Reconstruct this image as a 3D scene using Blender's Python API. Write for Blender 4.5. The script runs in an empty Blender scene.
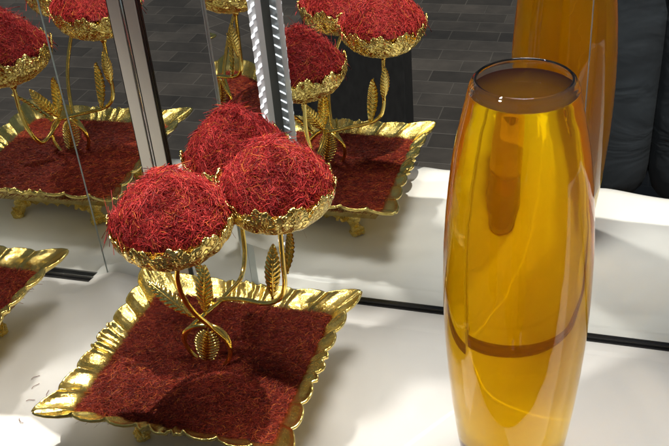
import bpy, bmesh, math, random
import numpy as np
from mathutils import Vector, Matrix
from mathutils import noise as mnoise

rng = np.random.default_rng(7)
random.seed(7)
scn = bpy.context.scene
R = math.radians

# ------------------------------------------------------------------ camera
# X runs along the mirror wall, Y points into the mirror, Z up; the cloth top is Z = 0
CAM_H, CAM_YAW, PITCH, ROLL = 0.845, R(19.5), R(33.0), math.atan2(131.5, 1439.0)
cam_d = bpy.data.cameras.new("camera")
cam = bpy.data.objects.new("camera", cam_d)
scn.collection.objects.link(cam)
cam_d.sensor_fit = 'HORIZONTAL'
cam_d.sensor_width = 36.0
cam_d.lens = 938.4 / 669.0 * 36.0
cam_d.clip_start = 0.01
cam_d.clip_end = 500
Rz = Matrix.Rotation(CAM_YAW, 3, 'Z')
fw = Rz @ Vector((0, math.cos(PITCH), -math.sin(PITCH)))
rt = Rz @ Vector((1, 0, 0))
up = Rz @ Vector((0, math.sin(PITCH), math.cos(PITCH)))
c_, s_ = math.cos(ROLL), math.sin(ROLL)
cx = rt * c_ - up * s_
cy = rt * s_ + up * c_
cz = -fw
cam.matrix_world = Matrix(((cx.x, cy.x, cz.x, 0), (cx.y, cy.y, cz.y, 0), (cx.z, cy.z, cz.z, CAM_H), (0, 0, 0, 1)))
scn.camera = cam

# ------------------------------------------------------------------ light
SUN_FROM = Vector((0.27, 0.42, 1.0)).normalized()      # direction towards the sun
sun_el = math.asin(SUN_FROM.z)
sun_az = math.atan2(SUN_FROM.x, SUN_FROM.y)
world = bpy.data.worlds.new("World")
scn.world = world
world.use_nodes = True
wn = world.node_tree
sky = wn.nodes.new('ShaderNodeTexSky')
sky.sky_type = 'NISHITA'
sky.sun_disc = False
sky.sun_elevation = sun_el
sky.sun_rotation = sun_az
sky.dust_density = 2.0
sky.ozone_density = 0.3
bg = wn.nodes['Background']
warm = wn.nodes.new('ShaderNodeMix'); warm.data_type = 'RGBA'; warm.blend_type = 'MULTIPLY'
warm.inputs[0].default_value = 1.0; warm.inputs[7].default_value = (1.0, 0.92, 0.78, 1)      # sky tinted warm, standing in for warm bounced light
wn.links.new(sky.outputs[0], warm.inputs[6])
wn.links.new(warm.outputs[2], bg.inputs[0])
bg.inputs[1].default_value = 0.05

sun_d = bpy.data.lights.new("sun", 'SUN')
sun_d.energy = 3.9
sun_d.angle = R(0.5)
sun_d.color = (1.0, 0.93, 0.82)
sun = bpy.data.objects.new("sun", sun_d)
scn.collection.objects.link(sun)
sun.rotation_euler = SUN_FROM.to_track_quat('Z', 'Y').to_euler()

# spots up at the front: one read from cast shadows, one added
def front_spot(pos, aim, power, cone):
    d = bpy.data.lights.new("front_spot", 'SPOT')
    d.energy = power; d.spot_size = R(cone); d.spot_blend = 0.55
    d.shadow_soft_size = 0.06; d.color = (1.0, 0.95, 0.86)
    o = bpy.data.objects.new("front_spot", d)
    scn.collection.objects.link(o)
    o.location = pos
    o.rotation_euler = (Vector(pos) - Vector(aim)).to_track_quat('Z', 'Y').to_euler()
    return o
# added overhead fill lamp: lifts the ambient, leaves shade under the bowls
area_d = bpy.data.lights.new("overhead_fill", 'AREA')
area_d.shape = 'RECTANGLE'; area_d.size = 0.50; area_d.size_y = 0.34
area_d.energy = 19; area_d.color = (1.0, 0.96, 0.88)
area = bpy.data.objects.new("overhead_fill", area_d)
scn.collection.objects.link(area)
area.location = (-0.155, 1.085, 1.58)
area.rotation_euler = (Vector((-0.155, 1.085, 1.58)) - Vector((-0.45, 0.78, 0.08))).to_track_quat('Z', 'Y').to_euler()
spot_a = front_spot((-0.80, 0.24, 1.39), (-0.08, 1.03, 0.0), 62, 30)
spot_fill = front_spot((-1.22, 0.22, 1.39), (-0.82, 1.0, 0.10), 62, 27)  # added spot, brightens the cloth and post on the left

scn.view_settings.view_transform = 'Standard'
scn.view_settings.look = 'None'
scn.view_settings.exposure = 0.03
scn.view_settings.gamma = 1.0
scn.cycles.use_denoising = True
scn.cycles.max_bounces = 16
scn.cycles.transmission_bounces = 14
scn.cycles.glossy_bounces = 8
scn.cycles.diffuse_bounces = 4
scn.cycles.volume_bounces = 3
scn.cycles.sample_clamp_indirect = 10.0
scn.cycles.blur_glossy = 0.4

# ------------------------------------------------------------------ helpers
def mesh_obj(name, verts, faces, mats=None, parent=None, smooth=True, mat_idx=None):
    me = bpy.data.meshes.new(name)
    me.from_pydata([tuple(v) for v in verts], [], [tuple(f) for f in faces])
    if smooth:
        me.polygons.foreach_set('use_smooth', [True] * len(me.polygons))
    for m in (mats if isinstance(mats, (list, tuple)) else [mats]):
        if m: me.materials.append(m)
    if mat_idx is not None:
        me.polygons.foreach_set('material_index', mat_idx)
    me.update()
    o = bpy.data.objects.new(name, me)
    scn.collection.objects.link(o)
    if parent: o.parent = parent
    return o

def tag(o, label=None, cat=None, group=None, kind=None):
    if label: o['label'] = label
    if cat: o['category'] = cat
    if group: o['group'] = group
    if kind: o['kind'] = kind
    return o

def empty(name, loc):
    o = bpy.data.objects.new(name, None)
    o.empty_display_size = 0.02
    scn.collection.objects.link(o)
    o.location = loc
    return o

class Geo:
    """collects vertices and faces for one mesh"""
    def __init__(s): s.v, s.f, s.m = [], [], []
    def add(s, v, f, mi=0):
        b = len(s.v)
        s.v += [tuple(p) for p in v]
        s.f += [tuple(i + b for i in q) for q in f]
        s.m += [mi] * len(f)
    def box(s, a, b, mi=0):
        x0, y0, z0 = a; x1, y1, z1 = b
        s.add([(x0,y0,z0),(x1,y0,z0),(x1,y1,z0),(x0,y1,z0),(x0,y0,z1),(x1,y0,z1),(x1,y1,z1),(x0,y1,z1)],
              [(0,3,2,1),(4,5,6,7),(0,1,5,4),(1,2,6,5),(2,3,7,6),(3,0,4,7)], mi)
    def tube(s, pts, rad, n=10, mi=0, caps=True):
        pts = [Vector(p) for p in pts]
        if not hasattr(rad, '__len__'): rad = [rad] * len(pts)
        t = (pts[1] - pts[0]).normalized()
        u = t.orthogonal().normalized()
        vs, fs = [], []
        for i, p in enumerate(pts):
            if i == 0: d = pts[1] - pts[0]
            elif i == len(pts) - 1: d = pts[-1] - pts[-2]
            else: d = pts[i+1] - pts[i-1]
            d.normalize()
            u = (u - d * u.dot(d)).normalized()
            w = d.cross(u)
            for k in range(n):
                a = 2 * math.pi * k / n
                vs.append(p + (u * math.cos(a) + w * math.sin(a)) * rad[i])
        for i in range(len(pts) - 1):
            for k in range(n):
                k2 = (k + 1) % n
                fs.append((i*n+k, i*n+k2, (i+1)*n+k2, (i+1)*n+k))
        if caps:
            fs.append(tuple(range(n - 1, -1, -1)))
            fs.append(tuple(range((len(pts)-1)*n, len(pts)*n)))
        s.add(vs, fs, mi)
    def obj(s, name, mats, parent=None, smooth=True):
        return mesh_obj(name, s.v, s.f, mats, parent, smooth, s.m if any(s.m) else None)

def spline(pts, n=24):
    """Catmull-Rom through the points"""
    P = [Vector(p) for p in pts]
    P = [P[0] * 2 - P[1]] + P + [P[-1] * 2 - P[-2]]
    out = []
    seg = len(P) - 3
    for i in range(seg):
        a, b, c, d = P[i:i+4]
        m = max(2, n // seg)
        for k in range(m):
            t = k / m
            out.append(0.5 * ((2*b) + (c - a) * t + (2*a - 5*b + 4*c - d) * t*t + (3*b - a - 3*c + d) * t**3))
    out.append(P[-2].copy())
    return out

# ------------------------------------------------------------------ materials
def new_mat(name):
    m = bpy.data.materials.new(name)
    m.use_nodes = True
    nt = m.node_tree
    return m, nt, nt.nodes['Principled BSDF']

def N(nt, t, **kw):
    n = nt.nodes.new(t)
    for k, v in kw.items(): setattr(n, k, v)
    return n

def ramp(nt, stops):
    r = N(nt, 'ShaderNodeValToRGB')
    el = r.color_ramp.elements
    while len(el) < len(stops): el.new(0.5)
    for e, (p, c) in zip(el, stops):
        e.position = p; e.color = (*c, 1)
    return r

def gold_mat(name, relief, scale, rough=0.16, col=((0.97, 0.77, 0.27), (0.88, 0.66, 0.18))):
    m, nt, b = new_mat(name)
    b.inputs['Metallic'].default_value = 1.0
    tc = N(nt, 'ShaderNodeTexCoord')
    n1 = N(nt, 'ShaderNodeTexNoise'); n1.inputs['Scale'].default_value = 60; n1.inputs['Detail'].default_value = 4
    nt.links.new(tc.outputs['Object'], n1.inputs['Vector'])
    r = ramp(nt, [(0.35, col[1]), (0.65, col[0])])
    nt.links.new(n1.outputs['Fac'], r.inputs[0]); nt.links.new(r.outputs[0], b.inputs['Base Color'])
    rr = N(nt, 'ShaderNodeMapRange'); rr.inputs['To Min'].default_value = rough * 0.7; rr.inputs['To Max'].default_value = rough * 1.7
    nt.links.new(n1.outputs['Fac'], rr.inputs['Value']); nt.links.new(rr.outputs[0], b.inputs['Roughness'])
    if relief > 0:
        # chased ornament: swirling leaf-like cells
        n2 = N(nt, 'ShaderNodeTexNoise'); n2.inputs['Scale'].default_value = scale * 0.6; n2.inputs['Detail'].default_value = 1
        nt.links.new(tc.outputs['Object'], n2.inputs['Vector'])
        mx = N(nt, 'ShaderNodeMix', data_type='RGBA'); mx.inputs[0].default_value = 0.06
        nt.links.new(tc.outputs['Object'], mx.inputs[6]); nt.links.new(n2.outputs['Color'], mx.inputs[7])
        v = N(nt, 'ShaderNodeTexVoronoi', feature='SMOOTH_F1'); v.inputs['Scale'].default_value = scale; v.inputs['Smoothness'].default_value = 0.3
        nt.links.new(mx.outputs[2], v.inputs['Vector'])
        v.feature = 'DISTANCE_TO_EDGE'
        ad = N(nt, 'ShaderNodeMapRange', interpolation_type='SMOOTHSTEP'); ad.inputs['From Max'].default_value = 0.16; ad.inputs['To Min'].default_value = 1.0; ad.inputs['To Max'].default_value = 0.0
        nt.links.new(v.outputs['Distance'], ad.inputs['Value'])
        bp = N(nt, 'ShaderNodeBump'); bp.inputs['Strength'].default_value = relief; bp.inputs['Distance'].default_value = 0.0016
        nt.links.new(ad.outputs[0], bp.inputs['Height']); nt.links.new(bp.outputs[0], b.inputs['Normal'])
    else:
        bp = N(nt, 'ShaderNodeBump'); bp.inputs['Strength'].default_value = 0.12; bp.inputs['Distance'].default_value = 0.001
        n3 = N(nt, 'ShaderNodeTexNoise'); n3.inputs['Scale'].default_value = 180
        nt.links.new(tc.outputs['Object'], n3.inputs['Vector'])
        nt.links.new(n3.outputs['Fac'], bp.inputs['Height']); nt.links.new(bp.outputs[0], b.inputs['Normal'])
    return m

GOLD = gold_mat('gold_plain', 0.0, 1, 0.13)
GOLD_RIM = gold_mat('gold_tray', 0.16, 210, 0.17)
GOLD_BOWL = gold_mat('gold_chased', 0.75, 100, 0.16)
GOLD_FOOT = gold_mat('gold_cast', 0.7, 140, 0.18)

def saffron_mat(name, dark, mid, light):
    m, nt, b = new_mat(name)
    at = N(nt, 'ShaderNodeAttribute', attribute_name='thread_tone')
    r = ramp(nt, [(0.0, dark), (0.45, mid), (0.88, light), (1.0, (0.62, 0.17, 0.03))])
    nt.links.new(at.outputs['Fac'], r.inputs[0]); nt.links.new(r.outputs[0], b.inputs['Base Color'])
    b.inputs['Roughness'].default_value = 0.5
    b.inputs['Specular IOR Level'].default_value = 0.28
    return m

SAFF = saffron_mat('saffron_coarse', (0.09, 0.004, 0.006), (0.38, 0.017, 0.019), (0.62, 0.062, 0.052))
SAFF_FINE = saffron_mat('saffron_fine', (0.05, 0.004, 0.003), (0.20, 0.016, 0.010), (0.42, 0.055, 0.022))

def simple_mat(name, col, rough=0.5, metal=0.0, spec=0.5):
    m, nt, b = new_mat(name)
    b.inputs['Base Color'].default_value = (*col, 1)
    b.inputs['Roughness'].default_value = rough
    b.inputs['Metallic'].default_value = metal
    b.inputs['Specular IOR Level'].default_value = spec
    return m, nt, b

# mirror
MIRROR, nt, b = simple_mat('mirror_silver', (0.84, 0.87, 0.86), 0.0, 1.0)
GLASS_EDGE, nt, b = simple_mat('mirror_cut_edge', (0.62, 0.68, 0.66), 0.15, 0.0)
BLACK, nt, b = simple_mat('black_channel', (0.012, 0.012, 0.013), 0.35)
nz = N(nt, 'ShaderNodeTexNoise'); nz.inputs['Scale'].default_value = 90
mr = N(nt, 'ShaderNodeMapRange'); mr.inputs['To Min'].default_value = 0.25; mr.inputs['To Max'].default_value = 0.5
nt.links.new(nz.outputs['Fac'], mr.inputs['Value']); nt.links.new(mr.outputs[0], b.inputs['Roughness'])
ALU, nt, b = simple_mat('champagne_aluminium', (0.70, 0.67, 0.60), 0.5, 0.0)
tc = N(nt, 'ShaderNodeTexCoord'); mp = N(nt, 'ShaderNodeMapping'); mp.inputs['Scale'].default_value = (900, 900, 6)
nz = N(nt, 'ShaderNodeTexNoise'); nz.inputs['Scale'].default_value = 1
nt.links.new(tc.outputs['Object'], mp.inputs[0]); nt.links.new(mp.outputs[0], nz.inputs['Vector'])
bp = N(nt, 'ShaderNodeBump'); bp.inputs['Strength'].default_value = 0.06; bp.inputs['Distance'].default_value = 0.001
nt.links.new(nz.outputs['Fac'], bp.inputs['Height']); nt.links.new(bp.outputs[0], b.inputs['Normal'])
CHROME, nt, b = simple_mat('polished_trim', (0.8, 0.82, 0.85), 0.12, 1.0)

BACKING = simple_mat('mirror_backing', (0.30, 0.30, 0.29), 0.5)[0]
# satin cloth
CLOTH, nt, b = simple_mat('white_satin', (0.75, 0.74, 0.72), 0.38, 0.0, 0.5)
b.inputs['Sheen Weight'].default_value = 0.15
tc = N(nt, 'ShaderNodeTexCoord')
mp = N(nt, 'ShaderNodeMapping'); mp.inputs['Scale'].default_value = (1400, 1400, 1400)
wv = N(nt, 'ShaderNodeTexNoise'); wv.inputs['Scale'].default_value = 1; wv.inputs['Detail'].default_value = 2
nt.links.new(tc.outputs['Object'], mp.inputs[0]); nt.links.new(mp.outputs[0], wv.inputs['Vector'])
bp = N(nt, 'ShaderNodeBump'); bp.inputs['Strength'].default_value = 0.10; bp.inputs['Distance'].default_value = 0.0006
nt.links.new(wv.outputs['Fac'], bp.inputs['Height'])
cr = N(nt, 'ShaderNodeTexNoise'); cr.inputs['Scale'].default_value = 5; cr.inputs['Detail'].default_value = 3; cr.inputs['Roughness'].default_value = 0.45; cr.inputs['Distortion'].default_value = 0.5
nt.links.new(tc.outputs['Object'], cr.inputs['Vector'])
bp2 = N(nt, 'ShaderNodeBump'); bp2.inputs['Strength'].default_value = 1.0; bp2.inputs['Distance'].default_value = 0.022
cr.noise_type = 'RIDGED_MULTIFRACTAL'
nt.links.new(cr.outputs['Fac'], bp2.inputs['Height']); nt.links.new(bp.outputs[0], bp2.inputs['Normal']); nt.links.new(bp2.outputs[0], b.inputs['Normal'])

# paving
PAVE, nt, b = simple_mat('slate_paving', (0.05, 0.05, 0.055), 0.6)
tc = N(nt, 'ShaderNodeTexCoord')
br = N(nt, 'ShaderNodeTexBrick'); br.offset = 0.5
br.inputs['Scale'].default_value = 1.0
br.inputs['Brick Width'].default_value = 0.2; br.inputs['Row Height'].default_value = 0.1
br.inputs['Mortar Size'].default_value = 0.0035; br.inputs['Mortar Smooth'].default_value = 0.8
br.inputs['Color1'].default_value = (0.021, 0.018, 0.016, 1); br.inputs['Color2'].default_value = (0.046, 0.040, 0.036, 1)
br.inputs['Mortar'].default_value = (0.062, 0.056, 0.051, 1)
nt.links.new(tc.outputs['Object'], br.inputs['Vector'])
nz = N(nt, 'ShaderNodeTexNoise'); nz.inputs['Scale'].default_value = 3.5; nz.inputs['Detail'].default_value = 8; nz.inputs['Roughness'].default_value = 0.7
nt.links.new(tc.outputs['Object'], nz.inputs['Vector'])
rm = ramp(nt, [(0.3, (0.5, 0.5, 0.5)), (0.7, (1.5, 1.47, 1.42))])
nt.links.new(nz.outputs['Fac'], rm.inputs[0])
mx = N(nt, 'ShaderNodeMix', data_type='RGBA', blend_type='MULTIPLY'); mx.inputs[0].default_value = 1
nt.links.new(br.outputs['Color'], mx.inputs[6]); nt.links.new(rm.outputs[0], mx.inputs[7]); nt.links.new(mx.outputs[2], b.inputs['Base Color'])
bp = N(nt, 'ShaderNodeBump'); bp.inputs['Strength'].default_value = 0.5; bp.inputs['Distance'].default_value = 0.004; bp.invert = True
nt.links.new(br.outputs['Fac'], bp.inputs['Height']); nt.links.new(bp.outputs[0], b.inputs['Normal'])

# ------------------------------------------------------------------ setting
STREET_Z = -0.65
g = Geo()
g.add([(-60, -60, STREET_Z), (60, -60, STREET_Z), (60, 60, STREET_Z), (-60, 60, STREET_Z)], [(0, 1, 2, 3)])
tag(g.obj('street', PAVE), kind='structure')

PLINTH, nt, b = simple_mat('plinth_board', (0.55, 0.54, 0.52), 0.5)
nz = N(nt, 'ShaderNodeTexNoise'); nz.inputs['Scale'].default_value = 12
rm = ramp(nt, [(0.3, (0.50, 0.49, 0.47)), (0.7, (0.58, 0.57, 0.55))])
nt.links.new(nz.outputs['Fac'], rm.inputs[0]); nt.links.new(rm.outputs[0], b.inputs['Base Color'])
g = Geo(); g.box((-2.4, 0.645, STREET_Z), (1.2, 1.06, -0.03))
o = g.obj('display_plinth', PLINTH, smooth=False)
tag(o, 'low white display plinth under the white cloth', 'plinth')

# cloth: a draped sheet with soft folds, hanging over the front edge
def cloth_z(x, y):
    z = 0.0
    n = mnoise.noise(Vector((x * 4.1 + y * 2.6, y * 3.2 - x * 1.5, 1.3)))
    z += 0.0060 * n
    # long soft folds running towards the viewer's left, and a few finer creases
    for k, (fx, fy, ph, amp, sh) in enumerate(((15, 12, 0.4, 0.0046, 1.3), (29, 9, 1.9, 0.0022, 2.2), (7, 26, 0.8, 0.0022, 1.6), (38, -21, 2.3, 0.0016, 3.0), (52, 33, 4.1, 0.0011, 2.5))):
        q = mnoise.noise(Vector((x * 2.6, y * 2.6, 5 + k))) * 3.0
        sn = math.sin(fx * x + fy * y + ph + q)
        z += amp * (abs(sn) ** sh * (1 if sn > 0 else -0.4))
    # pressed flatter under the vase and the stands
    for (px, py, rad) in ((-0.0846, 0.7755, 0.10), (-0.46, 0.787, 0.16), (-0.915, 0.783, 0.17), (-1.36, 0.747, 0.17)):
        z *= 1 - 0.75 * math.exp(-((x - px) ** 2 + (y - py) ** 2) / (rad * rad))
    if y > 0.955:                               # tucked in along the mirror's foot
        z = min(z, 0.001 + 0.10 * max(0.0, 1.0 - y)) if y > 0.985 else z * max(0.15, 1 - (y - 0.955) / 0.035)
    # rucked up against the mirror's foot, left of the stand
    for (bx, by, sx, sy, h) in ((-0.715, 0.985, 0.035, 0.05, 0.018), (-0.655, 0.965, 0.05, 0.06, 0.012), (-0.60, 0.99, 0.05, 0.05, 0.016), (-0.74, 0.86, 0.05, 0.13, 0.008), (-0.70, 0.72, 0.035, 0.10, 0.006)):
        z += h * math.exp(-((x - bx + 0.25*(y-by)) / sx) ** 2 - ((y - by) / sy) ** 2)
    if y > 0.955 and x < -0.765:
        z *= max(0.1, 1 - (y - 0.955) / 0.035)
    return z
NX, NY = 420, 120
verts, faces = [], []
xs = np.linspace(-2.4, 1.2, NX)
ys = np.concatenate([np.full(9, -1.0), np.linspace(0.62, 1.028, NY)])
for j, y in enumerate(ys):
    for x in xs:
        if j < 9:
            t = j / 9.0
            yy = 0.618 + 0.006 * math.sin(x * 31) * (1 - t)
            verts.append((x, yy, -0.16 + (0.155 + cloth_z(x, 0.62)) * t))
        else:
            z = cloth_z(x, y)
            e = max(0.0, (0.645 - y) / 0.025)
            verts.append((x, y, z - 0.006 * e * e))
ny = len(ys)
for j in range(ny - 1):
    for i in range(NX - 1):
        faces.append((j*NX+i, j*NX+i+1, (j+1)*NX+i+1, (j+1)*NX+i))
o = mesh_obj('tablecloth', verts, faces, CLOTH)
tag(o, 'white satin cloth with soft creases spread under the gold stands and the vase', 'cloth')

# mirrors, each a pane with a cut glass edge
MT = 0.72
def pane(x0, x1, y0, y1, z0, z1, label, th=0.005):
    """mirror pane whose front face runs from (x0,y0) to (x1,y1)"""
    d = Vector((x1 - x0, y1 - y0, 0)).normalized()
    n = Vector((-d.y, d.x, 0)) * th
    A, B = Vector((x0, y0, 0)), Vector((x1, y1, 0))
    v = []
    for z in (z0, z1):
        for p in (A, B, B + n, A + n):
            v.append((p.x, p.y, z))
    f = [(0, 1, 5, 4), (1, 2, 6, 5), (2, 3, 7, 6), (3, 0, 4, 7), (4, 5, 6, 7), (0, 3, 2, 1)]
    o = mesh_obj('wall_mirror', v, f, [MIRROR, GLASS_EDGE, BACKING], None, False, [0, 1, 2, 1, 1, 1])
    tag(o, label, 'mirror')
    return o
pane(-2.4, -0.7366, 1.003, 1.0075, -0.004, MT, 'mirror panel at the left end, left of the thin bright seam')
pane(-0.7345, -0.5036, 1.008, 1.008, -0.004, MT, 'mirror panel between the thin seam and the narrow angled mirror, crossed by the beige post', 0.0215)
pane(-0.5030, -0.4345, 1.0115, 0.9905, 0.10, MT, 'narrow angled mirror strip beside the row of white LEDs')
pane(-0.5150, -0.0405, 1.030, 1.030, -0.004, MT, 'wide mirror panel behind the whole gold stand')
pane(-0.0385, 1.2, 1.0125, 1.0125, -0.004, MT, 'mirror panel at the right end behind the vase, reflecting dark trousers', 0.018)

# black channels at the foot
g = Geo(); g.box((-2.4, 0.9995, -0.004), (-0.7366, 1.0028, 0.0075)); g.box((-2.4, 0.9972, -0.004), (-0.7366, 0.9995, 0.0035))
tag(g.obj('mirror_channel', BLACK, smooth=False), 'black channel at the foot of the mirror behind the left cut-off stand', 'channel')
g = Geo(); g.box((-0.515, 1.0262, -0.004), (-0.0405, 1.0298, 0.0075)); g.box((-0.515, 1.0236, -0.004), (-0.0405, 1.0262, 0.0030))
tag(g.obj('mirror_channel', BLACK, smooth=False), 'black channel at the foot of the mirror between the stand and the vase', 'channel')
g = Geo(); g.box((-0.0385, 1.0087, -0.004), (1.2, 1.0123, 0.0075)); g.box((-0.0385, 1.0061, -0.004), (1.2, 1.0087, 0.0030))
tag(g.obj('mirror_channel', BLACK, smooth=False), 'black channel at the foot of the mirror right of the vase', 'channel')

# beige post
post = empty('aluminium_post', (-0.6115, 0.995, 0))
tag(post, 'beige metal post with a bright groove standing against the mirror', 'post')
g = Geo(); g.box((-0.0027, 0.0092, -0.004), (0.0034, 0.0122, MT))
g.obj('core', BLACK, post, False)
for x0, x1 in ((-0.0195, -0.0028), (0.0035, 0.0205)):
    g = Geo(); g.box((x0, 0.0065, -0.004), (x1, 0.0122, MT))
    o = g.obj('face_strip', ALU, post, False)
    bv = o.modifiers.new('bevel', 'BEVEL'); bv.width = 0.0008; bv.segments = 2
for x0, x1 in ((-0.0206, -0.0196), (0.0206, 0.0214)):
    g = Geo(); g.box((x0, 0.0070, -0.004), (x1, 0.0120, MT)); g.obj('gasket', BLACK, post, False)
g = Geo(); g.tube([(0.0004, 0.0078, -0.004), (0.0004, 0.0078, MT)], 0.0014, 10)
g.obj('groove_trim', CHROME, post)

# LED strip in the corner
led = empty('led_strip', (-0.4288, 0.9865, 0))
tag(led, 'upright frosted strip of white LED beads in the corner of the mirrors', 'led strip')
FROST, nt, b = simple_mat('frosted_profile', (0.62, 0.64, 0.66), 0.35)
b.inputs['Transmission Weight'].default_value = 0.2
g = Geo(); g.box((-0.0052, 0.0, 0.098), (0.0052, 0.019, MT))
o = g.obj('profile', FROST, led, False)
bv = o.modifiers.new('bevel', 'BEVEL'); bv.width = 0.0015; bv.segments = 2
LEDM, nt, b = simple_mat('led_bead', (0.9, 0.9, 0.9), 0.3)
b.inputs['Emission Color'].default_value = (0.95, 0.98, 1.0, 1); b.inputs['Emission Strength'].default_value = 1.6
g = Geo()
k = 0; z = 0.106
while z < MT - 0.01:
    x = -0.0022 if k % 2 else 0.0022
    sx, sz = 0.0020, 0.0020
    sl = 0.0016
    v = [(x - sx, -0.0016, z - sz - sl), (x + sx, -0.0016, z - sz + sl), (x + sx, -0.0016, z + sz + sl), (x - sx, -0.0016, z + sz - sl)]
    v += [(a, 0.0008, c) for a, _, c in v]
    g.add(v, [(0, 1, 2, 3), (0, 4, 5, 1), (1, 5, 6, 2), (2, 6, 7, 3), (3, 7, 4, 0)])
    z += 0.0078; k += 1
for q in range(int((MT - 0.125) / 0.0130)):                       # the sparser row on its back, doubled by the mirror
    zz = 0.108 + q * 0.0130
    v = [(0.0040, 0.0196, zz), (-0.0040, 0.0196, zz + 0.004), (-0.0040, 0.0196, zz + 0.0060), (0.0040, 0.0196, zz + 0.0020)]
    g.add(v, [(0, 1, 2, 3)])
g.obj('diode_row', LEDM, led, False)

# ------------------------------------------------------------------ the gold stand
CX, CY = -0.460, 0.787            # its place on the cloth (bowl positions below are measured from here)
stand = empty('saffron_stand', (CX, CY, 0))
tag(stand, 'whole gold stand with a square scalloped tray, filigree stems and three flower bowls', 'stand', 'gold saffron stands on the cloth')

# --- tray: square plan with fluted, scalloped rim
HX, HY = 0.1535, 0.1440
def lobe(t):
    """t in 0..1 along one side -> (outward extension, phase in lobe)"""
    edges = [0.0, 0.135, 0.275, 0.405, 0.455, 0.545, 0.595, 0.725, 0.865, 1.0]
    for i in range(len(edges) - 1):
        if t <= edges[i+1] + 1e-9:
            ph = (t - edges[i]) / (edges[i+1] - edges[i])
            return ph, i, edges[i+1] - edges[i]
    return 0.0, 8, 0.1
def rim_ring(n_side=150):
    out = []
    for side in range(4):
        for k in range(n_side):
            t = k / n_side
            ph, i, w = lobe(t)
            s = 2 * t - 1
            bow = -0.006 * (1 - abs(s) ** 2.0)                      # sides curve in a little, corners reach out
            sc = (1 - (2 * ph - 1) ** 2) ** 0.5
            ext = 0.0085 * sc * (1.25 if i == 4 else 1.0) - 0.006
            corner = 0.007 * max(0, abs(s) - 0.80) / 0.20
            out.append((side, s, bow + ext + corner, sc, i, ph))
    return out
ring = rim_ring()
def place(side, s, hx, hy, off):
    """point on the square of half sizes hx, hy, at parameter s on a side, pushed out by off"""
    if side == 0: x, y, nx, ny_, = s * hx, -hy, 0, -1
    elif side == 1: x, y, nx, ny_ = hx, s * hy, 1, 0
    elif side == 2: x, y, nx, ny_ = -s * hx, hy, 0, 1
    else: x, y, nx, ny_ = -hx, -s * hy, -1, 0
    # near the corners the outward direction turns to the diagonal
    q = max(0.0, (abs(s) - 0.86) / 0.14)
    sg = 1 if s > 0 else -1
    if side == 0: tx, ty = sg, 0
    elif side == 1: tx, ty = 0, sg
    elif side == 2: tx, ty = -sg, 0
    else: tx, ty = 0, -sg
    return x + nx * off + tx * q * off * 0.95, y + ny_ * off + ty * q * off * 0.95
PROFILE = [  # (fraction of half size, z, flute depth, how much of the scallop applies)
    (0.30, 0.0560, 0.0, 0.0), (0.62, 0.0560, 0.0, 0.0), (0.735, 0.0585, 0.0, 0.0), (0.775, 0.0670, 0.0004, 0.05), (0.805, 0.0765, 0.0014, 0.12),
    (0.845, 0.0830, 0.0030, 0.3), (0.89, 0.0872, 0.0044, 0.52), (0.935, 0.0905, 0.0050, 0.75), (0.975, 0.0938, 0.0038, 0.93),
    (0.990, 0.0955, 0.0016, 1.0), (1.000, 0.0958, 0.0006, 1.04), (1.008, 0.0945, 0.0006, 1.06), (1.004, 0.0922, 0.0014, 1.03), (0.985, 0.0905, 0.0034, 0.95),
    (0.93, 0.0865, 0.0046, 0.7), (0.86, 0.0790, 0.0030, 0.35), (0.80, 0.0700, 0.0014, 0.1), (0.745, 0.0560, 0.0, 0.0), (0.62, 0.0515, 0.0, 0.0), (0.30, 0.0510, 0.0, 0.0)]
verts, faces = [], []
M_ = len(ring)
for (fr, z, fl, ap) in PROFILE:
    for (side, s, ext, sc, i, ph) in ring:
        cn = 0.010 * max(0.0, abs(s) - 0.55) ** 2 / 0.2 * (fr ** 6)
        x, y = place(side, s, HX * fr, HY * fr, ext * ap)
        dz = -0.95 * fl * (sc - 0.45)
        orn = 0.0
        if ap > 0.2 and i in (3, 4, 5):
            orn = 0.0022 * math.sin(x * 620) * math.sin(y * 590 + fr * 40) * min(1, ap * 1.6)
        elif ap > 0.2:
            orn = 0.00022 * math.cos(ph * 8 * math.pi) * ap           # fine flutes inside every shell
        verts.append((x, y, z + dz + orn + cn * 0.35))
L = len(PROFILE)
for a in range(L - 1):
    for k in range(M_):
        k2 = (k + 1) % M_
        faces.append((a*M_+k, a*M_+k2, (a+1)*M_+k2, (a+1)*M_+k))
faces.append(tuple(range(M_ - 1, -1, -1)))
faces.append(tuple((L-1)*M_ + k for k in range(M_)))
mesh_obj('tray', verts, faces, GOLD_RIM, stand)

# --- apron under the tray and four cast feet
g = Geo()
AH = 0.066
nA = 48
vs, fs = [], []
for row, (z, inset) in enumerate(((0.0525, 0.0), (0.0500, -0.006), (0.0470, -0.0065), (0.0440, -0.001), (0.0400, 0.002), (0.0340, 0.0), (0.0, 0.001))):
    for side in range(4):
        for k in range(nA):
            s = 2 * k / nA - 1
            lob = 0.020 + 0.006 * abs(math.sin(s * math.pi * 3.5)) - 0.010 * max(0, abs(s) - 0.55) / 0.45
            zz = z if row < 6 else lob
            x, y = place(side, s, AH, AH, -inset + (0.0015 * math.sin(s * 40) if 3 <= row <= 5 else 0))
            vs.append((x, y, zz))
m4 = 4 * nA
for r_ in range(6):
    for k in range(m4):
        fs.append((r_*m4+k, r_*m4+(k+1) % m4, (r_+1)*m4+(k+1) % m4, (r_+1)*m4+k))
g.add(vs, fs)
o = g.obj('apron', GOLD_FOOT, stand)
sd = o.modifiers.new('solid', 'SOLIDIFY'); sd.thickness = 0.003; sd.offset = 1
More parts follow.
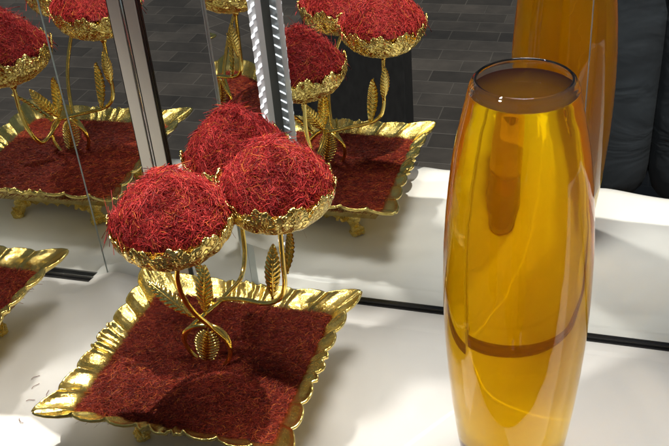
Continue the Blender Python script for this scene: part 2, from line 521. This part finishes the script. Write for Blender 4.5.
def foot(sx, sy):
    g = Geo()
    d = Vector((sx, sy, 0)).normalized()
    pts = [d * (AH * 1.34) + Vector((0, 0, 0.050)), d * (AH * 1.43) + Vector((0, 0, 0.040)), d * (AH * 1.40) + Vector((0, 0, 0.028)),
           d * (AH * 1.42) + Vector((0, 0, 0.017)), d * (AH * 1.53) + Vector((0, 0, 0.0085)), d * (AH * 1.60) + Vector((0, 0, 0.0065))]
    g.tube(spline(pts, 20), [0.0125 - 0.005 * abs(math.sin(k * 0.33)) * (1 if k < 14 else 0.6) for k in range(len(spline(pts, 20)))], 14)
    side = Vector((-d.y, d.x, 0))
    for sg in (-1, 1):                                                # scrolls curling off to both sides
        sp = []
        for k in range(22):
            a = k / 21 * 2.1 * math.pi
            r_ = 0.011 * (1 - k / 28)
            sp.append(d * (AH * 1.36) + side * sg * (0.014 + r_ * math.cos(a)) + Vector((0, 0, 0.027 + r_ * math.sin(a))) - d * 0.006)
        g.tube(sp, 0.0028, 8)
    for sg in (-1, 0, 1):                                             # toes
        p = d * (AH * 1.56) + side * sg * 0.007 + Vector((0, 0, 0.0052))
        g.tube([p - d * 0.008, p, p + d * 0.006, p + d * 0.009], [0.0045, 0.005, 0.004, 0.0015], 8)
    return g.obj('foot', GOLD_FOOT, stand)
for sx in (-1, 1):
    for sy in (-1, 1): foot(sx, sy)

# --- bowls
BOWLS = [  # name of place, rim centre relative to the stand, radius, heap height
    ('left', Vector((0.028, -0.067, 0.339)), 0.0660, 0.046),
    ('right', Vector((0.114, 0.010, 0.341)), 0.0660, 0.046),
    ('rear', Vector((0.022, 0.118, 0.314)), 0.0655, 0.058)]
BD = 0.050
def bowl_mesh(seed):
    nu, nv = 168, 34
    vs, fs = [], []
    for v in range(nv + 1):
        t = v / nv
        for u in range(nu):
            a = 2 * math.pi * u / nu
            lob = abs(math.cos(a * 5.5))
            th = t * (math.pi / 2) * 0.97
            r = 0.066 * math.sin(th) ** 0.93
            z = -BD * math.cos(th) ** 0.9
            edge = t ** 5
            z += t ** 4 * (0.0105 * (1 - lob ** 2.6) + 0.0022 * math.sin(33 * a) - 0.0035)
            r += edge * 0.0015 * (1 - lob)
            # petals and leaf relief pressed from inside
            rel = 0.0008 * math.sin(11 * a + 5 * t) * math.sin(t * 9 + seed) + 0.0008 * math.sin(17 * a - 14 * t) * math.sin(15 * t)
            rel += 0.0013 * math.exp(-((lob - 0.12) / 0.10) ** 2) * t
            r += rel * math.sin(math.pi * min(1, t * 1.02)) ** 0.5
            vs.append((r * math.cos(a), r * math.sin(a), z))
    for v in range(nv):
        for u in range(nu):
            u2 = (u + 1) % nu
            fs.append((v*nu+u, v*nu+u2, (v+1)*nu+u2, (v+1)*nu+u))
    return vs, fs
for k, (nm, c, r, h) in enumerate(BOWLS):
    vs, fs = bowl_mesh(k * 1.7)
    o = mesh_obj('bowl', vs, fs, GOLD_BOWL, stand)
    o.location = c
    o.rotation_euler = ((0.05, -0.02, 0.3), (0.02, 0.05, 1.1), (-0.04, 0.02, 2.0))[k]
    sd = o.modifiers.new('solid', 'SOLIDIFY'); sd.thickness = 0.0016; sd.offset = -1

# --- stems
z0 = 0.088
def stem(pts, r0=0.0030, r1=0.0030):
    g = Geo()
    sp = spline(pts, 56)
    n = len(sp)
    g.tube(sp, [r0 + (r1 - r0) * i / (n - 1) for i in range(n)], 12)
    # small collar under the bowl
    e = sp[-1]
    g.tube([e + Vector((0, 0, -0.010)), e + Vector((0, 0, -0.005)), e + Vector((0, 0, 0.001))], [0.0036, 0.0060, 0.0105], 16)
    return g.obj('stem', GOLD, stand)
L_, F_, B_ = (b[1] for b in BOWLS)
dn = Vector((0, 0, -BD - 0.001))
stem([(0.036, -0.007, 0.109), (0.030, -0.008, 0.126), (0.017, -0.013, 0.1465), (0.009, -0.027, 0.175), (0.007, -0.042, 0.210), (0.014, -0.057, 0.250), L_ + dn])
stem([(-0.0250, -0.007, 0.112), (-0.0200, -0.006, 0.124), (-0.0066, -0.001, 0.139), (0.0100, 0.012, 0.152), (0.019, 0.043, 0.153), (0.020, 0.083, 0.148), (0.020, 0.104, 0.170), (0.018, 0.113, 0.208), B_ + dn])
stem([(0.0105, 0.013, 0.1525), (0.022, 0.024, 0.158), (0.050, 0.020, 0.165), (0.080, 0.012, 0.170), (0.100, 0.010, 0.180), (0.110, 0.010, 0.200), (0.112, 0.010, 0.236), F_ + dn])
# --- leaves: serrated, herringbone ridged
def leaf(base, tip, width, facing, curl=0.004, pierced=False):
    base, tip, facing = Vector(base), Vector(tip), Vector(facing)
    ax = tip - base
    Ln = ax.length
    ax.normalize()
    nrm = (facing - ax * facing.dot(ax)).normalized()
    sd = ax.cross(nrm)
    g = Geo()
    mid = [base + ax * Ln * t + nrm * curl * math.sin(t * math.pi) for t in np.linspace(0, 1.0, 14)]
    g.tube(mid, [0.0015 * (1 - 0.6 * i / 13) for i in range(14)], 8)
    n = 11
    if pierced:
        for k in range(n):
            t0 = 0.06 + 0.86 * k / n
            w = width * (math.sin(math.pi * min(1, (t0 * 0.94 + 0.12))) ** 0.7)
            p = base + ax * Ln * t0 + nrm * curl * math.sin(t0 * math.pi)
            for sg in (-1, 1):
                d = (sd * sg * 0.80 + ax * 0.62).normalized()
                g.tube([p, p + d * w * 0.5 + nrm * 0.0008, p + d * w], [0.0014, 0.0017, 0.0010], 6)
    else:                                            # a pressed blade with slanting veins and a toothed edge
        NU, NV = 77, 9
        for layer, off in ((0, 0.0), (1, -0.0012)):
            vs_, fs_ = [], []
            for iu in range(NU):
                u = iu / (NU - 1)
                w = width * (math.sin(math.pi * u ** 0.85) ** 0.75 + 0.03)
                for iv in range(-NV, NV + 1):
                    v = iv / NV
                    tooth = 1 + 0.16 * (((u * n + abs(v) * 0.0) % 1.0) - 0.5) * abs(v) ** 3
                    uu = u + 0.075 * abs(v) * math.sin(math.pi * u)
                    vein = abs(math.sin(math.pi * (u * n - abs(v) * 0.35)))
                    h = 0.0016 * vein ** 0.8 * abs(v) ** 0.5 - 0.0035 * v * v
                    p = base + ax * Ln * uu + sd * v * w * tooth + nrm * (curl * math.sin(u * math.pi) + h + off)
                    vs_.append(p)
            m_ = 2 * NV + 1
            for iu in range(NU - 1):
                for k in range(m_ - 1):
                    q = (iu*m_+k, iu*m_+k+1, (iu+1)*m_+k+1, (iu+1)*m_+k)
                    fs_.append(q if layer == 0 else q[::-1])
            g.add(vs_, fs_)
    return g.obj('leaf', GOLD, stand)
toC = Vector((0.4, -0.7, 0.55))          # roughly towards the shop window
leaf((0.004, 0.004, 0.150), (0.014, 0.006, 0.220), 0.0098, (0.25, -0.9, 0.35))
leaf((-0.010, 0.002, 0.142), (-0.068, 0.006, 0.188), 0.0085, (0.1, -0.75, 0.65))
leaf((0.090, 0.016, 0.176), (0.099, 0.018, 0.252), 0.0088, (0.3, -0.9, 0.3))
leaf((0.113, 0.016, 0.215), (0.120, 0.026, 0.275), 0.0070, (0.5, 0.8, 0.2))
leaf((0.012, 0.016, 0.154), (-0.014, 0.036, 0.210), 0.0092, (0.1, 0.9, 0.4))
# --- the stems' ends close into an upright loop with a pierced leaf inside
g = Geo()
cen = Vector((0.0055, -0.007, 0.109))
lp = []
for k in range(41):
    a = 2 * math.pi * k / 40
    lp.append(cen + Vector((0.0305 * math.cos(a), 0.003 * math.sin(2 * a), 0.0335 * math.sin(a) - 0.002 * abs(math.sin(a)) ** 3)))
g.tube(lp, 0.0029, 10, caps=False)
g.obj('wire_loop', GOLD, stand)
leaf(cen + Vector((-0.006, 0, -0.031)), cen + Vector((0.006, 0, 0.030)), 0.0200, (0.15, -1, 0.25), 0.003, True)

# ------------------------------------------------------------------ saffron
def threads(pts, nrm, length, radius, segs=3, lift=0.35, curl=1.0, seed=0):
    """numpy: curved three-sided threads centred at pts -> verts, faces, tone per vertex"""
    r_ = np.random.default_rng(seed)
    n = len(pts)
    rv = r_.normal(size=(n, 3))
    tang = rv - nrm * np.sum(rv * nrm, axis=1, keepdims=True)
    tang /= np.linalg.norm(tang, axis=1, keepdims=True)
    d = tang + nrm * r_.normal(0, lift, size=(n, 1))
    d /= np.linalg.norm(d, axis=1, keepdims=True)
    sidev = np.cross(d, nrm + 0.001)
    sidev /= np.linalg.norm(sidev, axis=1, keepdims=True)
    upv = np.cross(sidev, d)
    Ls = length * r_.uniform(0.6, 1.35, size=(n, 1))
    k1 = r_.normal(0, 0.9, size=(n, 1)) * curl
    k2 = r_.normal(0, 0.6, size=(n, 1)) * curl
    k3 = r_.normal(0, 0.5, size=(n, 1)) * curl
    V = np.empty((n, segs + 1, 3, 3))
    for i in range(segs + 1):
        t = i / segs * 2 - 1
        c = pts + d * Ls * 0.5 * t + (sidev * (k1 * t * t + k3 * t ** 3 * 0.7) + upv * (k2 * 0.28 * t * t - 0.25 * np.abs(t) ** 3)) * Ls * 0.28
        rad = radius * r_.uniform(0.75, 1.2, size=(n, 1)) * (1.0 if 0 < i < segs else (1.25 if i == segs else 0.45))
        for k in range(3):
            a = 2 * math.pi * k / 3
            V[:, i, k, :] = c + (sidev * math.cos(a) + upv * math.sin(a)) * rad
    tone = np.clip(r_.normal(0.5, 0.27, size=n), 0, 1)
    base = (np.arange(n) * (segs + 1) * 3)[:, None]
    q = []
    for i in range(segs):
        for k in range(3):
            k2_ = (k + 1) % 3
            q.append([i*3 + k, i*3 + k2_, (i+1)*3 + k2_, (i+1)*3 + k])
    F = (base[:, None, :] + np.array(q)[None, :, :]).reshape(-1, 4)
    T = np.repeat(tone, (segs + 1) * 3)
    return V.reshape(-1, 3), F, T

def heap_obj(name, bv, bf, btone, V, F, T, mat):
    """one mesh: the core of the heap and its loose threads"""
    nb = len(bv)
    av = np.concatenate([np.asarray(bv, float), V])
    me = bpy.data.meshes.new(name)
    me.vertices.add(len(av)); me.vertices.foreach_set('co', av.ravel())
    loops = np.concatenate([np.asarray(bf).ravel(), (F + nb).ravel()]).astype(np.int32)
    npoly = len(bf) + len(F)
    me.loops.add(len(loops)); me.loops.foreach_set('vertex_index', loops)
    me.polygons.add(npoly)
    me.polygons.foreach_set('loop_start', np.arange(npoly, dtype=np.int32) * 4)
    me.polygons.foreach_set('use_smooth', np.ones(npoly, bool))
    me.update(calc_edges=True)
    at = me.attributes.new('thread_tone', 'FLOAT', 'POINT')
    at.data.foreach_set('value', np.concatenate([np.full(nb, btone), T]).astype(np.float32))
    me.materials.append(mat)
    o = bpy.data.objects.new(name, me)
    scn.collection.objects.link(o)
    return o

def dome_height(h, peak):
    def f(rr, aa):
        q = np.clip(1 - rr ** 2, 0, 1)
        z = h * ((1 - peak) * q ** 0.8 + peak * (1 - rr) ** 1.1)
        z = z + 0.0035 * np.sin(3 * aa + 1.3) * rr * (1 - rr) * 4 + 0.0025 * np.sin(5 * aa + rr * 7) * (1 - rr)
        return z - 0.003
    return f

def bowl_heap(k, n=8200):
    nm, c, r, h = BOWLS[k]
    f = dome_height(h, (0.10, 0.10, 0.45)[k])
    RR = 0.0605
    # core
    bv, bf = [], []
    nr, na = 14, 48
    for i in range(nr + 1):
        for j in range(na):
            rr = i / nr; aa = 2 * math.pi * j / na
            bv.append((rr * RR * 0.97 * math.cos(aa), rr * RR * 0.97 * math.sin(aa), float(f(rr, aa)) - 0.0035))
    for i in range(nr):
        for j in range(na):
            j2 = (j + 1) % na
            bf.append((i*na+j, (i+1)*na+j, (i+1)*na+j2, i*na+j2))
    r_ = np.random.default_rng(20 + k)
    rr = np.sqrt(r_.uniform(0, 1, n)) * 0.975
    aa = r_.uniform(0, 2 * math.pi, n)
    z = f(rr, aa)
    e = 0.01
    dzr = (f(np.clip(rr + e, 0, 1.0), aa) - f(np.clip(rr - e, 0, 1), aa)) / (2 * e * RR)
    nrm = np.stack([-dzr * np.cos(aa), -dzr * np.sin(aa), np.ones(n)], 1)
    nrm /= np.linalg.norm(nrm, axis=1, keepdims=True)
    # clumps stand up a little
    cl = np.array([mnoise.noise(Vector((a * 45 + k * 9, b * 45, 2.0))) for a, b in zip(rr * RR * np.cos(aa), rr * RR * np.sin(aa))])
    p = np.stack([rr * RR * np.cos(aa), rr * RR * np.sin(aa), z], 1) + nrm * (r_.uniform(-0.002, 0.0020, n) + 0.0050 * cl)[:, None]
    V, F, T = threads(p, nrm, 0.0145, 0.00036, 6, 0.10, 2.5, 40 + k)
    o = heap_obj('saffron_heap', bv, bf, 0.1, V, F, T, SAFF)  # core toned dark as the shade in gaps between threads
    o.location = Vector((CX, CY, 0)) + c
    return o
def tray_heap(n=40000):
    hx, hy = HX * 0.805, HY * 0.805
    def f(x, y):
        q = np.clip(1 - (x / hx) ** 4, 0, 1) * np.clip(1 - (y / hy) ** 4, 0, 1)
        return 0.0750 + 0.0095 * q ** 0.5
    bv, bf = [], []
    G = 40
    for j in range(G + 1):
        for i in range(G + 1):
            x = hx * (2 * i / G - 1); y = hy * (2 * j / G - 1)
            bv.append((x, y, float(f(x, y)) - 0.002 + 0.0015 * mnoise.noise(Vector((x * 40, y * 40, 0)))))
    for j in range(G):
        for i in range(G):
            a = j * (G + 1) + i
            bf.append((a, a + 1, a + G + 2, a + G + 1))
    r_ = np.random.default_rng(77)
    x = r_.uniform(-1, 1, n) * hx * 1.10; y = r_.uniform(-1, 1, n) * hy * 1.10
    lim = 1.015 + np.array([0.07 * mnoise.noise(Vector((a * 24, b * 24, 7))) + 0.03 * mnoise.noise(Vector((a * 90, b * 90, 3))) for a, b in zip(x, y)])
    keep = (np.abs(x) < hx * lim) & (np.abs(y) < hy * lim)
    x, y = x[keep], y[keep]; n = len(x)
    z = f(x, y) + np.clip(np.maximum(np.abs(x) / hx, np.abs(y) / hy) - 1, 0, 1) * 0.06 + r_.uniform(-0.0012, 0.0012, n) + 0.0024 * np.array([mnoise.noise(Vector((a * 40, b * 40, 0))) for a, b in zip(x, y)])
    nrm = np.tile(np.array([[0, 0, 1.0]]), (n, 1)) + r_.normal(0, 0.15, (n, 3))
    nrm /= np.linalg.norm(nrm, axis=1, keepdims=True)
    V, F, T = threads(np.stack([x, y, z], 1), nrm, 0.0105, 0.00027, 4, 0.20, 2.2, 78)
    o = heap_obj('saffron_bed', bv, bf, 0.1, V, F, T, SAFF_FINE)  # dark core tone stands for shade between the fine threads
    o.location = (CX, CY, 0)
    return o
heaps = []
lab = ['curly bright red saffron heaped in the lower left gold bowl of the whole stand',
       'red saffron dome in the front right gold bowl of the whole stand',
       'duller red saffron heap in the rear gold bowl half hidden behind the front right one']
for k in range(3):
    o = bowl_heap(k)
    tag(o, lab[k], 'saffron', 'saffron heaps in the gold bowls')
    heaps.append(o)
bed = tray_heap()
tag(bed, 'dark red bed of fine saffron filling the tray of the whole gold stand', 'saffron', 'saffron beds in the trays')
heaps.append(bed)

# the other stands along the cloth: copies of the stand, its parts and its saffron
def copy_stand(dx, dy, rz, sc, label, heap_labels):
    r_ = stand.copy(); scn.collection.objects.link(r_)
    base = Vector((CX + dx, CY + dy, 0))
    r_.location = base; r_.rotation_euler = (0, 0, rz); r_.scale = (sc, sc, sc)
    r_['label'] = label
    for ch in list(stand.children):
        c = ch.copy(); scn.collection.objects.link(c); c.parent = r_
    Rm = Matrix.Rotation(rz, 3, 'Z')
    for h, lb in zip(heaps, heap_labels):
        c = h.copy(); scn.collection.objects.link(c)
        c.location = base + Rm @ (h.location - Vector((CX, CY, 0))) * sc; c.scale = (sc, sc, sc)
        c.rotation_euler = (0, 0, rz)
        c['label'] = lb
copy_stand(-0.455, -0.004, R(-1.5), 1.08, 'gold stand cut off by the left edge, one tray corner on the cloth',
           ['red saffron in the front bowl of the cut-off left stand',
            'red saffron in the highest bowl reflected left of the beige post',
            'dark red saffron in the rear bowl of the cut-off left stand',
            'dark red saffron bed in the cut-off tray at the left edge of the cloth'])

copy_stand(-0.91, -0.052, R(2), 1.0, 'third gold stand beyond the cut-off one, glimpsed only in the narrow angled mirror',
           ['red saffron in the front bowl of the third stand, outside the left edge',
            'red saffron in the right bowl of the third stand, outside the left edge',
            'red saffron in the rear bowl of the third stand, outside the left edge',
            'dark red saffron bed of the third stand, glimpsed in the narrow angled mirror'])

# a few stray threads on the cloth
stray = [(-0.705, 0.735, 0.4), (-0.690, 0.752, 2.0), (-0.713, 0.76, 1.2), (-0.698, 0.70, 2.7), (-0.722, 0.775, 0.9), (-0.684, 0.722, 0.1), (-0.63, 0.80, 1.9)]
STRAY = simple_mat('stray_saffron', (0.16, 0.02, 0.015), 0.5)[0]
proto = None
for k, (x, y, a) in enumerate(stray):
    if proto is None:
        g = Geo()
        g.tube(spline([(-0.006, 0, 0.0009), (-0.002, 0.0012, 0.0014), (0.002, 0.0004, 0.0010), (0.006, -0.0012, 0.0016)], 12), 0.00036, 5)
        o = proto = g.obj('saffron_thread', STRAY)
    else:
        o = proto.copy(); scn.collection.objects.link(o)
    o.location = (x, y, cloth_z(x, y) + 0.0003); o.rotation_euler = (0, 0, a)
    tag(o, 'tiny stray dark saffron thread lying on the white cloth', 'thread', 'stray saffron threads on the cloth')

# ------------------------------------------------------------------ vase and the drink in it
VX, VY = -0.0846, 0.7755
prof = [(0.0, 0.0570), (0.012, 0.0592), (0.036, 0.0630), (0.085, 0.0685), (0.128, 0.0722), (0.170, 0.0750), (0.212, 0.0764), (0.250, 0.0764), (0.290, 0.0755), (0.330, 0.0728), (0.362, 0.0696), (0.395, 0.0652), (0.426, 0.0588), (0.450, 0.0532), (0.468, 0.0496), (0.471, 0.0491)]
pz = np.array([p[0] for p in prof]) + 0.0145; pr = np.array([p[1] for p in prof]) * 0.975; pr[0] += 0.001
def vase_r(z):                       # smooth interpolation of the measured outline
    w = 0.016
    zs = np.linspace(z - w, z + w, 9)
    wt = np.cos((zs - z) / w * math.pi / 2) ** 2 + 1e-3
    lo = 2 * np.interp(0, pz, pr) - np.interp(-zs, pz, pr)
    ex = np.where(zs < 0, lo, np.interp(zs, pz, pr))
    ex = np.where(zs > 0.4855, 0.0478 - (zs - 0.4855) * 1.6, ex)
    return float(np.sum(ex * wt) / np.sum(wt))
TH, LEVEL, FLOOR, TOP = 0.0028, 0.4735, 0.004, 0.4855
NA = 160
def lathe(rz_list, close_ends=True):
    vs, fs = [], []
    for r_, z in rz_list:
        for k in range(NA):
            a = 2 * math.pi * k / NA
            vs.append((r_ * math.cos(a), r_ * math.sin(a), z))
    for i in range(len(rz_list) - 1):
        for k in range(NA):
            k2 = (k + 1) % NA
            fs.append((i*NA+k, i*NA+k2, (i+1)*NA+k2, (i+1)*NA+k))
    if close_ends: fs.append(tuple(range(NA - 1, -1, -1)))
    return vs, fs
VG = bpy.data.materials.new('clear_vase_glass'); VG.use_nodes = True
nt = VG.node_tree; nt.nodes.clear()
out = N(nt, 'ShaderNodeOutputMaterial'); gb = N(nt, 'ShaderNodeBsdfGlass')
gb.inputs['Roughness'].default_value = 0.0; gb.inputs['IOR'].default_value = 1.48
nt.links.new(gb.outputs[0], out.inputs['Surface'])
# outer wall up, over the rounded lip, down the inner wall to the liquid
rz = [(vase_r(0.0) - 0.003, 0.0), (vase_r(0.0) - 0.0008, 0.0008)]
rz += [(vase_r(z), z) for z in np.linspace(0.003, TOP - 0.002, 110)]
ro = vase_r(TOP)
for k in range(1, 8):
    a = math.pi * k / 8
    rz.append((ro - TH / 2 + TH / 2 * math.cos(a), TOP - 0.002 + 0.0022 * math.sin(a)))
rz += [(vase_r(z) - TH, z) for z in np.linspace(TOP - 0.002, LEVEL, 10)]
vs, fs = lathe(rz)
o = mesh_obj('glass_vase', vs, fs, VG)
o.location = (VX, VY, 0.0015)
tag(o, 'tall clear glass barrel vase filled with amber liquid, right of the gold stand', 'vase')

# the liquid: its wall is the inner wall of the glass, so it refracts from glass to water there and from water to air at the top
LQ = bpy.data.materials.new('saffron_water'); LQ.use_nodes = True
nt = LQ.node_tree; nt.nodes.clear()
out = N(nt, 'ShaderNodeOutputMaterial')
ge = N(nt, 'ShaderNodeNewGeometry'); tc = N(nt, 'ShaderNodeTexCoord'); sx = N(nt, 'ShaderNodeSeparateXYZ')
nt.links.new(tc.outputs['Object'], sx.inputs[0])
gt = N(nt, 'ShaderNodeMath', operation='GREATER_THAN'); gt.inputs[1].default_value = LEVEL - 0.0004
nt.links.new(sx.outputs['Z'], gt.inputs[0])
ior = N(nt, 'ShaderNodeMapRange'); ior.inputs['To Min'].default_value = 1.335 / 1.48; ior.inputs['To Max'].default_value = 1.335
nt.links.new(gt.outputs[0], ior.inputs['Value'])
gb = N(nt, 'ShaderNodeBsdfGlass'); gb.inputs['Roughness'].default_value = 0.0
nt.links.new(ior.outputs[0], gb.inputs['IOR'])
va = N(nt, 'ShaderNodeVolumeAbsorption'); va.inputs['Color'].default_value = (0.994, 0.918, 0.0, 1); va.inputs['Density'].default_value = 72.0
vs_ = N(nt, 'ShaderNodeVolumeScatter'); vs_.inputs['Color'].default_value = (1.0, 0.62, 0.06, 1); vs_.inputs['Density'].default_value = 4.8
av_ = N(nt, 'ShaderNodeAddShader'); nt.links.new(va.outputs[0], av_.inputs[0]); nt.links.new(vs_.outputs[0], av_.inputs[1])
nt.links.new(gb.outputs[0], out.inputs['Surface']); nt.links.new(av_.outputs[0], out.inputs['Volume'])
rz = [(0.0005, FLOOR), (vase_r(FLOOR) - TH - 0.006, FLOOR), (vase_r(FLOOR) - TH - 0.002, FLOOR + 0.0012)]
rz += [(vase_r(z) - TH, z) for z in np.linspace(FLOOR + 0.004, LEVEL - 0.0006, 110)]
rl = vase_r(LEVEL) - TH
rz += [(rl, LEVEL), (rl - 0.002, LEVEL), (0.0005, LEVEL)]
vs, fs = lathe(rz)
fs.append(tuple((len(rz) - 1) * NA + k for k in range(NA)))
o = mesh_obj('saffron_water', vs, fs, LQ)
me = o.data
sm = [abs(p.normal.z) < 0.9 for p in me.polygons]
me.polygons.foreach_set('use_smooth', sm)
o.location = (VX, VY, 0.0015)
tag(o, 'clear amber saffron water filling the glass vase almost to its rim', 'drink')

# ------------------------------------------------------------------ what the mirror sees of the street
# black board standing on the paving
g = Geo()
bb = empty('display_board', (-0.78, -0.50, STREET_Z))
tag(bb, 'black upright display board standing on the paving, seen in the mirror behind the bowls', 'board')
BB, nt, b = simple_mat('black_board', (0.010, 0.010, 0.011), 0.55)
nz = N(nt, 'ShaderNodeTexNoise'); nz.inputs['Scale'].default_value = 20
rm = ramp(nt, [(0.3, (0.008, 0.008, 0.009)), (0.7, (0.016, 0.016, 0.017))])
nt.links.new(nz.outputs['Fac'], rm.inputs[0]); nt.links.new(rm.outputs[0], b.inputs['Base Color'])
g = Geo(); g.box((-0.155, -0.05, 0.03), (0.155, 0.05, 0.92))
o = g.obj('panel', BB, bb, False)
bv = o.modifiers.new('bevel', 'BEVEL'); bv.width = 0.006; bv.segments = 3
for sx_ in (-0.11, 0.11):
    g = Geo(); g.box((sx_ - 0.02, -0.09, 0.0), (sx_ + 0.02, 0.09, 0.0295)); g.obj('foot', BB, bb, False)

# the person with the camera: dark trousers show in the right-hand mirror
def skin_obj(name, joints, edges, radii, mat, parent, sub=2, root=0):
    me = bpy.data.meshes.new(name)
    me.from_pydata(joints, edges, [])
    o = bpy.data.objects.new(name, me)
    scn.collection.objects.link(o)
    if parent: o.parent = parent
    sk = o.modifiers.new('skin', 'SKIN'); sk.use_smooth_shade = True
    for i, r_ in enumerate(radii):
        rr = r_ if hasattr(r_, '__len__') else (r_, r_)
        me.skin_vertices[0].data[i].radius = rr
        me.skin_vertices[0].data[i].use_root = (i == root)
    ss = o.modifiers.new('sub', 'SUBSURF'); ss.levels = sub; ss.render_levels = sub
    me.materials.append(mat)
    return o
SKIN_M, nt, b = simple_mat('skin', (0.52, 0.33, 0.25), 0.5)
b.inputs['Subsurface Weight'].default_value = 0.1; b.inputs['Subsurface Scale'].default_value = 0.01
DENIM, nt, b = simple_mat('dark_trousers', (0.035, 0.045, 0.060), 0.85)
tc = N(nt, 'ShaderNodeTexCoord')
nz = N(nt, 'ShaderNodeTexNoise'); nz.inputs['Scale'].default_value = 9; nz.inputs['Detail'].default_value = 6
nt.links.new(tc.outputs['Object'], nz.inputs['Vector'])
rm = ramp(nt, [(0.3, (0.011, 0.014, 0.019)), (0.72, (0.022, 0.029, 0.038))])
nt.links.new(nz.outputs['Fac'], rm.inputs[0]); nt.links.new(rm.outputs[0], b.inputs['Base Color'])
mp = N(nt, 'ShaderNodeMapping'); mp.inputs['Scale'].default_value = (2.2, 2.2, 4); mp.inputs['Rotation'].default_value = (0.3, 0.6, 0)
n2 = N(nt, 'ShaderNodeTexNoise'); n2.inputs['Scale'].default_value = 2.2; n2.inputs['Detail'].default_value = 3; n2.inputs['Distortion'].default_value = 0.8
nt.links.new(tc.outputs['Object'], mp.inputs[0]); nt.links.new(mp.outputs[0], n2.inputs['Vector'])
bp = N(nt, 'ShaderNodeBump'); bp.inputs['Strength'].default_value = 0.45; bp.inputs['Distance'].default_value = 0.03
nt.links.new(n2.outputs['Fac'], bp.inputs['Height']); nt.links.new(bp.outputs[0], b.inputs['Normal'])
COAT = simple_mat('charcoal_jacket', (0.03, 0.03, 0.034), 0.8)[0]
SHOE = simple_mat('black_shoes', (0.012, 0.012, 0.012), 0.4)[0]
HAIR = simple_mat('dark_hair', (0.02, 0.014, 0.01), 0.5)[0]

PX, PY, PZ = 0.085, -0.30, STREET_Z
person = empty('person', (PX, PY, PZ))
tag(person, 'person in dark slate trousers reflected in the right mirror, holding a phone', 'person')
J = [(0, 0, 0.90), (0, 0, 1.10), (0, 0.01, 1.30), (0, 0.02, 1.42), (0, 0.03, 1.50), (0, 0.035, 1.58), (0, 0.035, 1.66),
     (-0.17, 0.01, 1.37), (-0.22, 0.10, 1.22), (-0.075, 0.215, 1.42), (0.17, 0.01, 1.37), (0.22, 0.10, 1.22), (0.075, 0.215, 1.42),
     (-0.09, 0, 0.84), (-0.094, 0.02, 0.46), (-0.096, -0.01, 0.09), (-0.10, 0.10, 0.045), (0.09, 0, 0.84), (0.094, 0.02, 0.46), (0.096, -0.01, 0.09), (0.10, 0.10, 0.045)]
E_ = [(0,1),(1,2),(2,3),(3,4),(4,5),(5,6),(2,7),(7,8),(8,9),(2,10),(10,11),(11,12),(0,13),(13,14),(14,15),(15,16),(0,17),(17,18),(18,19),(19,20)]
Rr = [(0.14,0.10),(0.125,0.09),(0.15,0.10),(0.07,0.06),(0.058,0.065),(0.076,0.092),(0.06,0.075), 0.055,0.042,0.026,0.055,0.042,0.026, 0.078,0.055,0.04,0.035,0.078,0.055,0.04,0.035]
for wrist, sg in ((9, -1), (12, 1)):                 # hands closed on the phone: palm, four fingers and a thumb grown out of each wrist
    J.append((sg * 0.082, 0.228, 1.445)); E_.append((wrist, len(J) - 1)); Rr.append((0.030, 0.016))
    palm = len(J) - 1
    for q in range(4):
        zf = 1.484 - q * 0.017
        ln = (0.92, 1.0, 0.95, 0.8)[q]
        for k_, (px, py, rad) in enumerate(((0.086, 0.250, 0.0095), (0.078, 0.250 + 0.022 * ln, 0.0085), (0.080 - 0.028 * ln, 0.2735, 0.0065))):
            J.append((sg * px, py, zf - 0.004 * k_)); Rr.append(rad)
            E_.append((palm if k_ == 0 else len(J) - 2, len(J) - 1))
    for k_, (px, py, pz_, rad) in enumerate(((0.062, 0.240, 1.452, 0.011), (0.045, 0.2455, 1.470, 0.008))):
        J.append((sg * px, py, pz_)); Rr.append(rad)
        E_.append((palm if k_ == 0 else len(J) - 2, len(J) - 1))
skin_obj('body', J, E_, Rr, SKIN_M, person)
TJ = [(0, 0, 0.94), (0, 0, 0.86), (-0.092, 0, 0.78), (-0.094, 0.02, 0.46), (-0.096, -0.005, 0.07), (0.092, 0, 0.78), (0.094, 0.02, 0.46), (0.096, -0.005, 0.07), (-0.093, 0.015, 0.62), (0.093, 0.015, 0.62)]
skin_obj('trousers', TJ, [(0,1),(1,2),(2,8),(8,3),(3,4),(1,5),(5,9),(9,6),(6,7)], [(0.165,0.125),(0.17,0.13),(0.098,0.12),(0.098,0.11),(0.098,0.11),(0.098,0.12),(0.098,0.11),(0.098,0.11),(0.098,0.115),(0.098,0.115)], DENIM, person)
skin_obj('jacket', [(0,0,0.86),(0,0,1.12),(0,0.01,1.31),(0,0.02,1.41),(-0.175,0.01,1.37),(-0.225,0.10,1.22),(-0.09,0.195,1.39),(0.175,0.01,1.37),(0.225,0.10,1.22),(0.09,0.195,1.39)],
         [(0,1),(1,2),(2,3),(2,4),(4,5),(5,6),(2,7),(7,8),(8,9)], [(0.192,0.15),(0.165,0.125),(0.175,0.12),(0.085,0.075),0.07,0.056,0.042,0.07,0.056,0.042], COAT, person)
for sg in (-1, 1):
    skin_obj('shoe', [(sg*0.098, -0.05, 0.042), (sg*0.098, 0.03, 0.042), (sg*0.102, 0.15, 0.034)], [(0,1),(1,2)], [(0.046,0.04),(0.05,0.04),(0.045,0.028)], SHOE, person)
skin_obj('hair', [(0, 0.0, 1.60), (0, 0.01, 1.69)], [(0,1)], [(0.085,0.085),(0.075,0.08)], HAIR, person)
PH = simple_mat('black_phone', (0.01, 0.01, 0.012), 0.15)[0]
g = Geo(); g.box((-0.074, -0.004, -0.036), (0.074, 0.004, 0.036))
o = g.obj('phone', PH, None, False)
bv = o.modifiers.new('bevel', 'BEVEL'); bv.width = 0.003; bv.segments = 3
o.location = (PX, PY + 0.259, PZ + 1.459)
tag(o, 'black phone held up by the person in dark trousers', 'phone')
